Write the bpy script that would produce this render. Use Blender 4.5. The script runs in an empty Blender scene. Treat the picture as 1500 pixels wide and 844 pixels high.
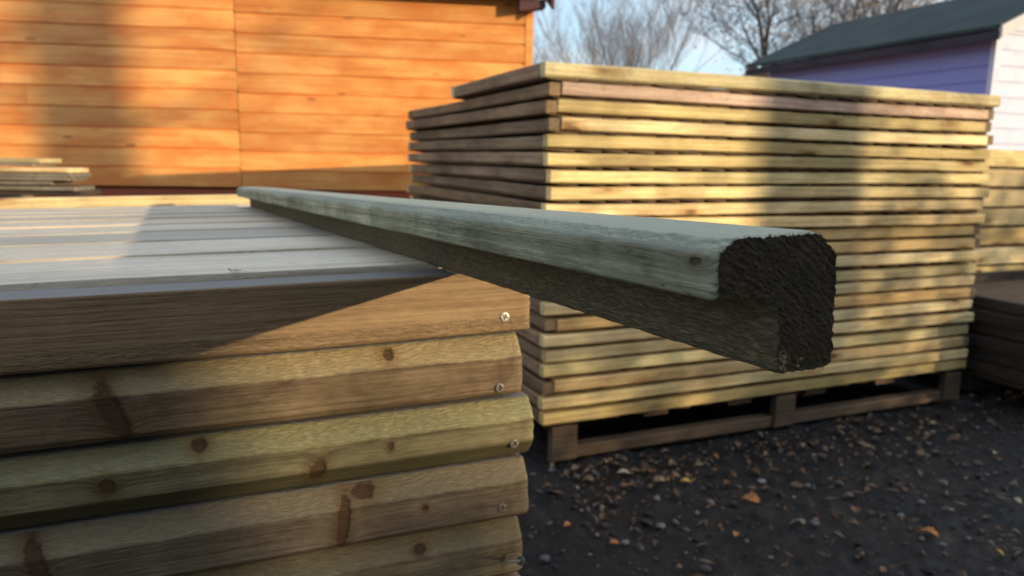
import bpy, bmesh, math, random
import numpy as np
from mathutils import Vector, Matrix
from mathutils.geometry import delaunay_2d_cdt
R = math.radians
rng = random.Random(7)
scene = bpy.context.scene
col = scene.collection

# ------------------------------------------------------------------ numpy value noise
def _h(i, j, k):
    n = (i * 374761393 + j * 668265263 + k * 2147483647 * 3 + 1274126177) & 0xffffffff
    n = ((n ^ (n >> 13)) * 1274126177) & 0xffffffff
    n = ((n ^ (n >> 16)) * 2246822519) & 0xffffffff
    return ((n ^ (n >> 15)) & 0xffffff) / float(0xffffff)
def vnoise(P):
    P = np.asarray(P, float)
    I = np.floor(P).astype(np.int64); F = P - I; F = F * F * (3 - 2 * F)
    o = 0
    for a in (0, 1):
        wa = F[:, 0] if a else 1 - F[:, 0]
        for b in (0, 1):
            wb = F[:, 1] if b else 1 - F[:, 1]
            for c in (0, 1):
                wc = F[:, 2] if c else 1 - F[:, 2]
                o = o + wa * wb * wc * _h(I[:, 0] + a, I[:, 1] + b, I[:, 2] + c)
    return o * 2 - 1
def fbm(P, octs=3):
    P = np.asarray(P, float); o = 0; a = 1; t = 0
    for k in range(octs):
        o = o + a * vnoise(P * 2 ** k + 17.3 * k + 100); t += a; a *= .55
    return o / t

# ------------------------------------------------------------------ shader helpers
class G:
    def __init__(s, name, rough=.75):
        s.m = bpy.data.materials.new(name); s.m.use_nodes = True; s.t = s.m.node_tree
        s.b = s.t.nodes['Principled BSDF']; s.b.inputs['Roughness'].default_value = rough
        s.tc = s.t.nodes.new('ShaderNodeTexCoord'); s.oi = s.t.nodes.new('ShaderNodeObjectInfo')
        s.geo = s.t.nodes.new('ShaderNodeNewGeometry')
    def put(s, sock, v):
        if v is None: return
        if isinstance(v, bpy.types.NodeSocket): s.t.links.new(v, sock)
        else:
            if isinstance(v, (tuple, list)) and len(v) == 3 and sock.type == 'RGBA': v = (*v, 1)
            sock.default_value = v
    def math(s, op, a, b=None, c=None, clamp=False):
        n = s.t.nodes.new('ShaderNodeMath'); n.operation = op; n.use_clamp = clamp
        for i, v in enumerate((a, b, c)): s.put(n.inputs[i], v)
        return n.outputs[0]
    def vm(s, op, a, b=None, sc=None):
        n = s.t.nodes.new('ShaderNodeVectorMath'); n.operation = op
        s.put(n.inputs[0], a); s.put(n.inputs[1], b)
        if sc is not None: s.put(n.inputs['Scale'], sc)
        return n.outputs['Value' if op in ('LENGTH', 'DISTANCE', 'DOT_PRODUCT') else 'Vector']
    def noise(s, v, scale=1, detail=2, rough=.5, out='Fac', dist=0):
        n = s.t.nodes.new('ShaderNodeTexNoise'); s.put(n.inputs['Vector'], v)
        for k, x in (('Scale', scale), ('Detail', detail), ('Roughness', rough), ('Distortion', dist)): s.put(n.inputs[k], x)
        return n.outputs[out]
    def voro(s, v, scale=1, rnd=1, feature='F1'):
        n = s.t.nodes.new('ShaderNodeTexVoronoi'); n.feature = feature; s.put(n.inputs['Vector'], v)
        s.put(n.inputs['Scale'], scale); s.put(n.inputs['Randomness'], rnd); return n
    def mix(s, f, a, b, mode='MIX'):
        n = s.t.nodes.new('ShaderNodeMix'); n.data_type = 'RGBA'; n.blend_type = mode
        s.put(n.inputs[0], f); s.put(n.inputs[6], a); s.put(n.inputs[7], b); return n.outputs[2]
    def step(s, v, lo, hi, a=0., b=1.):
        n = s.t.nodes.new('ShaderNodeMapRange'); n.interpolation_type = 'SMOOTHSTEP'
        s.put(n.inputs[0], v)
        for i, x in enumerate((lo, hi, a, b)): n.inputs[i + 1].default_value = x
        return n.outputs[0]
    def sep(s, v):
        n = s.t.nodes.new('ShaderNodeSeparateXYZ'); s.put(n.inputs[0], v); return n.outputs
    def comb(s, x, y, z):
        n = s.t.nodes.new('ShaderNodeCombineXYZ')
        for i, v in enumerate((x, y, z)): s.put(n.inputs[i], v)
        return n.outputs[0]
    def bump(s, h, strength=.5, dist=.001, normal=None):
        n = s.t.nodes.new('ShaderNodeBump'); s.put(n.inputs['Height'], h)
        n.inputs['Strength'].default_value = strength; n.inputs['Distance'].default_value = dist
        if normal: s.put(n.inputs['Normal'], normal)
        return n.outputs[0]
    def done(s, color, bump=None, rough=None):
        s.put(s.b.inputs['Base Color'], color)
        if bump is not None: s.put(s.b.inputs['Normal'], bump)
        if rough is not None: s.put(s.b.inputs['Roughness'], rough)
        return s.m

def wood(name, dark, light, knots=(), stain=(.12, .075, .04), stain_amt=.5, stain_scale=(5, 14, 14), streak=(5, 240, 240), ring=55.,
         island=False, tint=None, auto_knots=.5, bump=.6, rough=.8, spec=.25, chamfer=None, saw=0., grime=.35, knot_col=(.085, .042, .020), topgrey=None, bdist=.0012,
         under=None, rand=True, specks=0., lowmul=(.75, 1.2), fuzz=None, bands=0):
    g = G(name, rough); g.b.inputs['Specular IOR Level'].default_value = spec
    P0 = g.tc.outputs['Object']
    rnd = g.geo.outputs['Random Per Island'] if island else g.oi.outputs['Random']
    P = P0
    if rand: P = g.vm('ADD', P0, g.comb(g.math('MULTIPLY', rnd, 31.), g.math('MULTIPLY', rnd, 3.1), g.math('MULTIPLY', rnd, 2.3)))
    warp = g.noise(g.vm('MULTIPLY', P, (2.2, 9, 9)), 1, 3)
    kmask = None; kw = None; khalo = None
    krim = None
    for kn in knots:
        ku, kd, kz, rx, rz = kn[:5]; shear = kn[5] if len(kn) > 5 else 0
        px_, py_, pz_ = g.sep(g.vm('SUBTRACT', P0, (ku, kd, kz)))
        px2 = g.math('MULTIPLY_ADD', pz_, shear, px_)
        d = g.vm('LENGTH', g.comb(g.math('MULTIPLY', px2, 1 / rx), g.math('MULTIPLY', py_, 1 / .02), g.math('MULTIPLY', pz_, 1 / rz)))
        dn = g.math('ADD', d, g.math('MULTIPLY', g.math('SUBTRACT', g.noise(P0, 230, 3), .5), .8))
        m = g.step(dn, .78, 1.08, 1, 0); hl = g.step(dn, .8, 3.0, 1, 0)
        side = g.step(g.math('MULTIPLY', px2, 1 / rx), -.5, 1.2, .1, 1.)
        rm = g.math('MULTIPLY', g.math('MULTIPLY', g.step(dn, .55, .9), g.step(dn, 1.0, 1.35, 1, 0)), side)
        krim = rm if krim is None else g.math('MAXIMUM', krim, rm)
        w = g.math('DIVIDE', 1., g.math('ADD', 1., g.math('MULTIPLY', d, d)))
        rr_ = g.math('MULTIPLY_ADD', g.math('SINE', g.math('ADD', g.math('MULTIPLY', dn, 17.), g.math('MULTIPLY', g.noise(P0, 90, 2), 5.))), .5, .5)
        krings = rr_ if m is None or kmask is None else g.mix(m, krings, rr_)
        kmask = m if kmask is None else g.math('MAXIMUM', kmask, m)
        khalo = hl if khalo is None else g.math('MAXIMUM', khalo, hl)
        kw = w if kw is None else g.math('ADD', kw, w)
    if auto_knots > 0:
        vo = g.voro(g.vm('MULTIPLY', P, (3.6, 11, 11)), 1)
        gate = g.math('GREATER_THAN', g.sep(vo.outputs['Color'])[0], 1 - auto_knots)
        d = g.math('MULTIPLY', vo.outputs['Distance'], 1 / .12)
        m = g.math('MULTIPLY', g.step(d, .6, 1.15, 1, 0), gate); hl = g.math('MULTIPLY', g.step(d, .9, 2.4, 1, 0), gate)
        w = g.math('MULTIPLY', g.math('DIVIDE', 1., g.math('ADD', 1., g.math('MULTIPLY', d, d))), gate)
        kmask = m if kmask is None else g.math('MAXIMUM', kmask, m)
        khalo = hl if khalo is None else g.math('MAXIMUM', khalo, hl)
        kw = w if kw is None else g.math('ADD', kw, w)
    sx, sy, sz = g.sep(P)
    ph = g.math('ADD', g.math('MULTIPLY', sz, ring * 6.28), g.math('MULTIPLY', sy, ring * 3.1))
    ph = g.math('ADD', ph, g.math('MULTIPLY', warp, 9.))
    if kw is not None: ph = g.math('ADD', ph, g.math('MULTIPLY', kw, 7.))
    rg = g.math('MULTIPLY_ADD', g.math('SINE', ph), .5, .5)
    rg = g.math('POWER', rg, .7)
    sv = g.vm('MULTIPLY', g.vm('ADD', P, g.comb(0., 0., g.math('MULTIPLY', kw if kw is not None else warp, .011))), streak)
    st = g.noise(sv, 1, 4, .6)
    stc_ = g.step(st, .28, .72)
    fine = g.noise(g.vm('MULTIPLY', P, (90, 600, 600)), 1, 2)
    f = g.math('ADD', g.math('MULTIPLY', rg, .30 if ring else 0), g.math('MULTIPLY', stc_, .62)); f = g.math('ADD', f, g.math('MULTIPLY', g.math('SUBTRACT', fine, .45), .8), clamp=True)
    c = g.mix(f, dark, light)
    low = g.noise(g.vm('MULTIPLY', P, (3, 8, 8)), 1, 3)
    v = g.step(low, .25, .75, lowmul[0], lowmul[1])
    if bands: v = g.math('MULTIPLY', v, g.step(g.noise(g.comb(g.math('MULTIPLY', sx, bands), g.math('MULTIPLY', sz, 4.), g.math('MULTIPLY', sy, 4.)), 1, 2, .5), .36, .64, .72, 1.08))
    c = g.mix(1., c, g.comb(v, v, v), 'MULTIPLY')
    if tint:
        for i, tc in enumerate(tint):
            r2 = g.math('FRACT', g.math('MULTIPLY', rnd, 7.13 + 5.7 * i))
            c = g.mix(g.math('MULTIPLY', g.step(r2, .35, 1.), .85), c, g.mix(1., c, tc, 'MULTIPLY'))
        b = g.math('MULTIPLY_ADD', g.math('FRACT', g.math('MULTIPLY', rnd, 13.7)), .42, .84)
        c = g.mix(1., c, g.comb(b, b, b), 'MULTIPLY')
    sn = g.noise(g.vm('MULTIPLY', P, stain_scale), 1, 5, .62)
    c = g.mix(g.math('MULTIPLY', g.step(sn, .48, .72), stain_amt), c, stain)
    gn = g.noise(P, 45, 6, .7)
    c = g.mix(g.math('MULTIPLY', g.step(gn, .5, .75), grime), c, (.05, .04, .028))
    if specks: c = g.mix(g.math('MULTIPLY', g.step(g.noise(g.vm('MULTIPLY', P, (120, 300, 300)), 1, 2), .66, .75), specks), c, (.03, .022, .015))
    if chamfer:
        zc, tint2, mul = chamfer
        cm = g.step(g.math('ADD', g.sep(P0)[2], g.math('MULTIPLY', g.math('SUBTRACT', g.noise(g.vm('MULTIPLY', P0, (18, 60, 60)), 1, 4), .5), .007)), zc - .0012, zc + .0014)
        c = g.mix(g.math('MULTIPLY', cm, mul), c, tint2)
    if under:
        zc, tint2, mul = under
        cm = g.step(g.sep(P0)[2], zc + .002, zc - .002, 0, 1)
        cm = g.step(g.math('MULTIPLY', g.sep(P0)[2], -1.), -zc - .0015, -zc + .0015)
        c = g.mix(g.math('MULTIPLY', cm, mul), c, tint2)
    if kmask is not None:
        c = g.mix(g.math('MULTIPLY', khalo, .6), c, g.mix(1., c, (.62, .42, .3), 'MULTIPLY'))
        kc = g.mix(g.math('MULTIPLY_ADD', g.noise(P, 260, 3), .6, g.math('MULTIPLY', krings, .4)) if knots else g.noise(P, 160, 3), knot_col, (knot_col[0] * 1.9, knot_col[1] * 1.7, knot_col[2] * 1.5))
        c = g.mix(g.math('MULTIPLY', kmask, .8), c, kc)
    if knots: c = g.mix(g.math('MULTIPLY', krim, .6), c, (.018, .013, .008))
    if topgrey: 
        nz = g.step(g.sep(g.vm('NORMALIZE', g.geo.outputs['Normal']))[2], .75, .95)
        c = g.mix(g.math('MULTIPLY', nz, topgrey[1]), c, g.mix(st, tuple(v * .65 for v in topgrey[0]), topgrey[0]))
    h = g.math('ADD', g.math('MULTIPLY', st, 1.), g.math('MULTIPLY', fine, .5))
    h = g.math('ADD', h, g.math('MULTIPLY', g.noise(P, 420, 3, .6), .35))
    if fuzz:       # torn sawn fibres on part of the height
        zlo, zhi, amt = fuzz
        zz0 = g.sep(P0)[2]; fm = g.math('MULTIPLY', g.math('GREATER_THAN', zz0, zlo), g.math('LESS_THAN', zz0, zhi))
        fz = g.noise(g.vm('MULTIPLY', P, (170, 850, 850)), 1, 3, .6); fz2 = g.step(fz, .34, .62)
        h = g.math('ADD', h, g.math('MULTIPLY', g.math('MULTIPLY', fz2, fm), 1.6 * amt))
        c = g.mix(g.math('MULTIPLY', g.math('MULTIPLY', g.math('SUBTRACT', 1., fz2), fm), .75 * amt), c, (.028, .026, .018))
    if saw:
        sw = g.math('SINE', g.math('ADD', g.math('MULTIPLY', g.math('ADD', sx, g.math('MULTIPLY', sz, .7)), 2400.), g.math('MULTIPLY', g.noise(P, 60, 3), 14.)))
        h = g.math('ADD', h, g.math('MULTIPLY', sw, saw))
    if kmask is not None: h = g.math('ADD', h, g.math('MULTIPLY', kmask, -.5))
    return g.done(c, g.bump(h, bump, bdist))

# ------------------------------------------------------------------ mesh helpers
def mesh_obj(name, V, F, mat, parent=None, smooth=False, loc=(0, 0, 0), rot=(0, 0, 0), mats=None, midx=None):
    me = bpy.data.meshes.new(name); me.from_pydata([tuple(map(float, v)) for v in V], [], [tuple(f) for f in F]); me.update()
    for m in (mats or [mat]): me.materials.append(m)
    if midx is not None: me.polygons.foreach_set('material_index', midx)
    if smooth: me.polygons.foreach_set('use_smooth', [True] * len(me.polygons))
    o = bpy.data.objects.new(name, me); col.objects.link(o)
    o.location = loc; o.rotation_euler = rot
    if parent: o.parent = parent
    return o
def link_copy(me, name, parent, loc=(0, 0, 0), rot=(0, 0, 0)):
    o = bpy.data.objects.new(name, me); col.objects.link(o); o.location = loc; o.rotation_euler = rot; o.parent = parent; return o
def tag(o, label=None, cat=None, group=None, kind=None):
    if label: o['label'] = label
    if cat: o['category'] = cat
    if group: o['group'] = group
    if kind: o['kind'] = kind
    return o
def empty(name, loc=(0, 0, 0), rz=0, mat=None):
    o = bpy.data.objects.new(name, None); col.objects.link(o); o.empty_display_size = .1
    if mat is not None: o.matrix_world = mat
    else: o.location = loc; o.rotation_euler = (0, 0, rz)
    return o
class MB:
    def __init__(s): s.V = []; s.F = []
    def add(s, V, F):
        n = len(s.V); s.V += [tuple(v) for v in V]; s.F += [tuple(i + n for i in f) for f in F]
    def box(s, a, b):
        (x0, y0, z0), (x1, y1, z1) = a, b
        s.add([(x0, y0, z0), (x1, y0, z0), (x1, y1, z0), (x0, y1, z0), (x0, y0, z1), (x1, y0, z1), (x1, y1, z1), (x0, y1, z1)],
              [(0, 3, 2, 1), (4, 5, 6, 7), (0, 1, 5, 4), (1, 2, 6, 5), (2, 3, 7, 6), (3, 0, 4, 7)])
    def tube(s, pts, rads, n=6):
        pts = [Vector(p) for p in pts]; V = []; F = []
        for i, p in enumerate(pts):
            d = (pts[min(i + 1, len(pts) - 1)] - pts[max(i - 1, 0)]).normalized()
            a = d.orthogonal().normalized(); 
            if i and V: 
                a = (pa - d * pa.dot(d)).normalized() if (pa - d * pa.dot(d)).length > 1e-5 else a
            pa = a; b = d.cross(a)
            for k in range(n):
                t = 2 * math.pi * k / n; V.append(p + (a * math.cos(t) + b * math.sin(t)) * rads[i])
        for i in range(len(pts) - 1):
            for k in range(n):
                F.append((i * n + k, i * n + (k + 1) % n, (i + 1) * n + (k + 1) % n, (i + 1) * n + k))
        F.append(tuple(range(n))[::-1]); F.append(tuple((len(pts) - 1) * n + k for k in range(n)))
        s.add(V, F)
    def build(s, name, mat, parent=None, **k): return mesh_obj(name, s.V, s.F, mat, parent, **k)

def beam_data(L, dep, h, bev=.003, seg=16, wob=.0012, seed=0, x0=None):
    """a rough sawn batten, length along x, from (x0,0,-h) to (x0+L,dep,0)"""
    if x0 is None: x0 = -L / 2
    r = random.Random(seed)
    prof = [(bev, -h), (dep - bev, -h), (dep, -h + bev), (dep, -bev), (dep - bev, 0), (bev, 0), (0, -bev), (0, -h + bev)]
    n = len(prof); V = []; F = []
    xs = [x0 + L * i / seg for i in range(seg + 1)]
    py, pz = r.random() * 9, r.random() * 9
    for i, x in enumerate(xs):
        oy = wob * math.sin(x * 3.1 + py) + r.uniform(-1, 1) * wob * .25; oz = wob * math.sin(x * 2.3 + pz) + r.uniform(-1, 1) * wob * .25
        for j, (y, z) in enumerate(prof):
            V.append((x + (r.uniform(-.001, .001) if i in (0, seg) else 0), y + oy + r.uniform(-1, 1) * wob * .2, z + oz + r.uniform(-1, 1) * wob * .2))
    for i in range(seg):
        for j in range(n):
            F.append((i * n + j, (i + 1) * n + j, (i + 1) * n + (j + 1) % n, i * n + (j + 1) % n))
    F.append(tuple(range(n))); F.append(tuple(seg * n + j for j in range(n))[::-1])
    return V, F
def to_mesh(name, V, F, mat):
    me = bpy.data.meshes.new(name); me.from_pydata(V, [], F); me.update(); me.materials.append(mat); return me
def boards_data(W, L, pitch, t1, t2, seed=0, top=0., across='y', jit=.003):
    """overlapping feather edge boards, lengths along x (0..L), laid side by side along y (0..W); top is highest face"""
    r = random.Random(seed); m = MB(); y = 0
    while y < W - .01:
        w = min(pitch * 1.12, W - y); ox = r.uniform(-jit, jit); oz = r.uniform(-.0008, .0004)
        a = top + oz; seg = 8; V = []
        for i in range(seg + 1):
            x = ox + L * i / seg; q = r.uniform(-.0005, .0005)
            V += [(x, y, a - t1 + t2 + q), (x, y + w, a + q), (x, y + w, a - t1 + q), (x, y, a - t1 + q)]
        F = []
        for i in range(seg):
            for j in range(4): F.append((i * 4 + j, i * 4 + (j + 1) % 4, (i + 1) * 4 + (j + 1) % 4, (i + 1) * 4 + j))
        F.append((3, 2, 1, 0)); F.append(tuple(seg * 4 + j for j in range(4)))
        m.add(V, F); y += pitch
    return m

# ------------------------------------------------------------------ camera
C = .90
cam = bpy.data.cameras.new('camera'); cam.lens = 26; cam.sensor_width = 36; cam.clip_start = .02; cam.clip_end = 2000
co = bpy.data.objects.new('camera', cam); col.objects.link(co); scene.camera = co
p, ro = R(9.8), R(1.0)
Fv = Vector((0, math.cos(p), -math.sin(p))); R0 = Vector((1, 0, 0)); U0 = Vector((0, math.sin(p), math.cos(p)))
rv = R0 * math.cos(ro) + U0 * math.sin(ro); uv = -R0 * math.sin(ro) + U0 * math.cos(ro)
co.matrix_world = Matrix.Translation((0, 0, C)) @ Matrix((rv, uv, -Fv)).transposed().to_4x4()
cam.dof.use_dof = True; cam.dof.focus_distance = .335; cam.dof.aperture_fstop = 14.5

# ------------------------------------------------------------------ light
SUN_AZ, SUN_EL = 118.5, 9.8        # azimuth clockwise from +y
sd = Vector((math.sin(R(SUN_AZ)) * math.cos(R(SUN_EL)), math.cos(R(SUN_AZ)) * math.cos(R(SUN_EL)), math.sin(R(SUN_EL))))
w = bpy.data.worlds.new('World'); scene.world = w; w.use_nodes = True
nt = w.node_tree; bg = nt.nodes['Background']; sky = nt.nodes.new('ShaderNodeTexSky')
sky.sky_type = 'NISHITA'; sky.sun_disc = False; sky.sun_elevation = R(SUN_EL); sky.sun_rotation = R(SUN_AZ)
sky.air_density = 1.0; sky.dust_density = 1.2; sky.ozone_density = 1.6
tcw = nt.nodes.new('ShaderNodeTexCoord'); mpw = nt.nodes.new('ShaderNodeMapping'); mpw.inputs['Scale'].default_value = (1.6, 1.6, 5.0); mpw.inputs['Location'].default_value = (.3, .1, .2)
nzw = nt.nodes.new('ShaderNodeTexNoise'); nzw.inputs['Scale'].default_value = 1.7; nzw.inputs['Detail'].default_value = 5; nzw.inputs['Roughness'].default_value = .55
nt.links.new(tcw.outputs['Generated'], mpw.inputs['Vector']); nt.links.new(mpw.outputs[0], nzw.inputs['Vector'])
mrw = nt.nodes.new('ShaderNodeMapRange'); mrw.inputs[1].default_value = .40; mrw.inputs[2].default_value = .62; nt.links.new(nzw.outputs['Fac'], mrw.inputs[0])
hz = nt.nodes.new('ShaderNodeMix'); hz.data_type = 'RGBA'; hz.blend_type = 'ADD'; hz.inputs[0].default_value = 1; nt.links.new(sky.outputs[0], hz.inputs[6]); hz.inputs[7].default_value = (3.3, 4.5, 5.7, 1)   # bright winter haze over the clear sky
cl = nt.nodes.new('ShaderNodeMix'); cl.data_type = 'RGBA'; nt.links.new(mrw.outputs[0], cl.inputs[0]); nt.links.new(hz.outputs[2], cl.inputs[6]); cl.inputs[7].default_value = (7.4, 7.5, 7.6, 1)   # thin sunlit cloud
nt.links.new(cl.outputs[2], bg.inputs[0]); bg.inputs[1].default_value = .13
sl = bpy.data.lights.new('sun', 'SUN'); sl.energy = 5.0; sl.angle = R(.5); sl.color = (1, .77, .47)
so = bpy.data.objects.new('sun', sl); col.objects.link(so); so.rotation_euler = sd.to_track_quat('Z', 'Y').to_euler(); so.location = sd * 20
scene.view_settings.view_transform = 'Standard'; scene.view_settings.look = 'None'; scene.view_settings.exposure = 0

# ------------------------------------------------------------------ materials
YEL = (.92, .77, .46); YELD = (.56, .41, .20)
m_rail = wood('treated_pine', YELD, YEL, stain_amt=.3, bands=4, tint=[(1.0, .84, .74), (.88, .96, .82), (1.0, .95, .8)], auto_knots=.6, bump=.5, grime=.15, lowmul=(.85, 1.2))
m_side = wood('shaded_pine', (.17, .12, .075), (.36, .27, .18), stain_amt=.45, stain=(.07, .05, .045), tint=[(1.0, .9, .8), (.85, .85, .8)], auto_knots=.3, bump=.5, lowmul=(.6, 1.2))  # darker copy of the pine, side shade put into its colour
m_pink = wood('pinkish_pine', (.46, .31, .24), (.80, .60, .48), stain_amt=.35, auto_knots=.4)
m_infill = wood('infill_pine', (.07, .045, .026), (.18, .12, .07), stain_amt=.5, island=True, auto_knots=.2)  # darkened so the shade of the panel gaps sits in the colour
m_pallet = wood('pallet_timber', (.085, .06, .042), (.19, .135, .095), stain_amt=.5, auto_knots=.3)
m_grey = wood('grey_boards', (.10, .085, .065), (.27, .24, .19), island=True, stain_amt=.5, auto_knots=.2, tint=[(1.25, 1.1, .75), (.7, .75, .85)])

def lin(r, g_, b): return tuple(((v / 255 + .055) / 1.055) ** 2.4 if v > 10 else v / 255 / 12.92 for v in (r, g_, b))

# ------------------------------------------------------------------ NEAR STACK
U = Vector((math.sin(R(68.7)) * math.cos(R(.9)), math.cos(R(68.7)) * math.cos(R(.9)), math.sin(R(.9))))
D = Vector((math.sin(R(-21.3)), math.cos(R(-21.3)), 0)); D = D * math.cos(R(1.48)) - Vector((0, 0, math.sin(R(1.48))))
D = (D - U * D.dot(U)).normalized(); W = U.cross(D)
N = Vector((.0089, .5445, .8195))
def near_mat(off_u=0, off_d=0, off_w=0):
    o = N + U * off_u + D * off_d + W * off_w
    return Matrix.Translation(o) @ Matrix((U, D, W)).transposed().to_4x4()

def resample(prof, step):
    """closed polyline -> dense points, with index of the original segment"""
    out = []; seg = []
    for i in range(len(prof)):
        a = np.array(prof[i]); b = np.array(prof[(i + 1) % len(prof)]); d = np.linalg.norm(b - a); n = max(1, int(round(d / step)))
        for k in range(n): out.append(a + (b - a) * k / n); seg.append(i)
    return np.array(out), np.array(seg)
def sweep_fine(name, prof, xs, mat, disp, parent=None, step=.0011, rough_seg=None, cap_mat=None):
    """profile (y,z) counter-clockwise seen from +x ... swept over xs, displaced by disp(P, N, seg)"""
    pr, sg = resample(prof, step); n = len(pr); xs = np.array(xs); m = len(xs)
    tang = np.roll(pr, -1, 0) - np.roll(pr, 1, 0); tang /= np.linalg.norm(tang, axis=1)[:, None] + 1e-12
    nr = np.stack([tang[:, 1], -tang[:, 0]], 1)      # outward for a ccw profile in (y,z)
    P = np.zeros((m, n, 3)); P[:, :, 0] = xs[:, None]; P[:, :, 1] = pr[None, :, 0]; P[:, :, 2] = pr[None, :, 1]
    Nn = np.zeros((m, n, 3)); Nn[:, :, 1] = nr[None, :, 0]; Nn[:, :, 2] = nr[None, :, 1]
    P = P.reshape(-1, 3); Nn = Nn.reshape(-1, 3); S = np.tile(sg, m)
    P = P + disp(P, Nn, S)
    i = np.arange(m - 1)[:, None] * n; j = np.arange(n)[None, :]; j2 = (j + 1) % n
    F = np.stack([i + j, i + j2, i + n + j2, i + n + j], -1).reshape(-1, 4)
    V = P.tolist(); Fl = F.tolist()
    return V, Fl, n, m

def hero_rail(name, prof, mat, parent, seed, amp=.00022, ch_seg=(), ch_amp=.0006, L=.80):
    xs = list(np.linspace(-L, -.42, 20)) + list(np.arange(-.415, -.006, .0011)) + list(np.linspace(-.006, 0, 7))
    def disp(P, Nn, S):
        a = fbm(P * [60, 260, 260] + seed * 13.7 + P[:, ::-1] * [0, 37, 91], 2) * amp
        b = fbm(P * [9, 25, 25] + seed * 5.1, 2) * .0009
        rough = np.isin(S, ch_seg)
        saw = np.sin((P[:, 0] + P[:, 2] * 1.1) * 2300 + fbm(P * 60 + seed, 2) * 7) * .00006 * np.clip(fbm(P * 14 + seed, 2) * 2 + .5, 0, 1)
        c = (fbm(P * [260, 500, 500] + seed * 3.3, 3) * ch_amp * .6 + saw) * rough
        d = Nn * (a + b + c)[:, None]
        e = np.clip((P[:, 0] + .004) / .004, 0, 1)      # the sawn end: rounded and a little ragged
        d[:, 0] += fbm(P * [1, 500, 500] + seed, 2) * .0009 * (e > 0)
        d -= Nn * (e ** 2 * .0012)[:, None]
        return d
    V, F, n, m = sweep_fine(name, prof, xs, mat, disp)
    F.append(list(range(n))[::-1]); F.append([(m - 1) * n + k for k in range(n)])
    return mesh_obj(name, V, F, mat, parent, smooth=True)

# screw head with a cross recess, axis along -y
def screw_mesh(mat, r=.0037, shank=0):
    V = [(0, -.0006, 0)]; F = []; rings = 14; n = 48
    for i in range(1, rings + 1):
        q = r * i / rings
        for k in range(n):
            t = 2 * math.pi * k / n; x, z = q * math.cos(t), q * math.sin(t)
            y = -.0010 + .0004 * (i / rings) ** 2
            a, b = abs(x), abs(z)
            if (a < r * .17 and b < r * .58) or (b < r * .17 and a < r * .58): y += .0016
            if i == rings: y = .0008
            V.append((x, y, z))
    V[0] = (0, .0012, 0)
    for k in range(n): F.append((0, 1 + (k + 1) % n, 1 + k))
    for i in range(rings - 1):
        for k in range(n):
            a = 1 + i * n + k; b = 1 + i * n + (k + 1) % n; F.append((a, b, b + n, a + n))
    if shank:
        b0 = len(V)
        for i in range(13):
            q = (.0016 if i % 2 else .0011) * (1 - i / 16)
            for k in range(10): V.append((q * math.cos(k * .628), .0005 + shank * i / 12, q * math.sin(k * .628)))
        for i in range(12):
            for k in range(10): F.append((b0 + i * 10 + k, b0 + i * 10 + (k + 1) % 10, b0 + (i + 1) * 10 + (k + 1) % 10, b0 + (i + 1) * 10 + k))
    me = bpy.data.meshes.new('screw'); me.from_pydata(V, [], F); me.update(); me.materials.append(mat)
    me.polygons.foreach_set('use_smooth', [True] * len(me.polygons)); return me
def metal(name, c, rough, metallic=.9):
    g = G(name, rough); g.b.inputs['Metallic'].default_value = metallic
    n = g.noise(g.tc.outputs['Object'], 700, 4, .7)
    return g.done(g.mix(g.step(n, .45, .7), c, (.10, .075, .05)), g.bump(n, .3, .0004))
m_bright = metal('bright_zinc', (.66, .65, .62), .42, .6)
m_dull = metal('dull_zinc', (.20, .19, .175), .55, .6)
me_screw_b = screw_mesh(m_bright); me_screw_d = screw_mesh(m_dull); me_screw_p = screw_mesh(m_dull, .0036, .018)

hero_specs = [
    dict(du=.0045, w=0, h=.0455, kind='flat', dark=(0.207, 0.133, 0.071), light=(0.390, 0.278, 0.158), knots=[],
         st=.22, stc=(.22, .12, .055), screw=(-.0205, -.0340), sm=me_screw_b, grime=.12, ak=0, saw=0, ring=0),
    dict(du=-.002, w=-.0495, h=.0455, kind='chamfer', dark=(0.116, 0.079, 0.050), light=(0.298, 0.223, 0.132), knots=[(-.277, 0, -.026, .0070, .021, .35), (-.101, 0, -.0065, .0042, .0040)],
         st=.8, stc=(.085, .052, .032), ch=(0.443, 0.356, 0.196), screw=(-.0185, -.0385), sm=me_screw_d, grime=.45, ak=0, saw=0, ring=0),
    dict(du=.0075, w=-.1000, h=.0460, kind='bevel', dark=(0.100, 0.083, 0.043), light=(0.275, 0.246, 0.137), knots=[(-.293, 0, -.0225, .0048, .0046), (-.164, 0, -.0330, .0055, .0085, -.3), (-.2385, .003, -.0055, .0050, .0042), (-.112, 0, -.022, .0022, .003)],
         st=.4, stc=(.085, .075, .04), ch=(0.356, 0.326, 0.171), screw=(-.0165, -.0335), sm=me_screw_d, grime=.35, ak=0, saw=0, ring=60),
    dict(du=.003, w=-.1490, h=.0450, kind='chamfer', dark=(0.100, 0.076, 0.051), light=(0.251, 0.202, 0.137), knots=[(-.143, 0, -.025, .0045, .021, -.15), (-.128, 0, -.006, .009, .006), (-.331, 0, -.020, .0055, .020, .2), (-.083, 0, -.025, .0024, .0024)],
         st=.5, stc=(.075, .05, .03), ch=(0.298, 0.246, 0.162), screw=(-.0225, -.0350), sm=me_screw_d, grime=.45, ak=0, saw=0, ring=0),
    dict(du=-.0025, w=-.1970, h=.0450, kind='chamfer', dark=(0.100, 0.076, 0.048), light=(0.289, 0.232, 0.142), knots=[(-.082, 0, -.010, .0045, .0035), (-.2, 0, -.03, .006, .008)],
         st=.5, stc=(.08, .055, .03), ch=(0.289, 0.237, 0.137), screw=(-.018, -.0270), sm=me_screw_p, grime=.4, ak=0, saw=0, ring=45),
]
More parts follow.
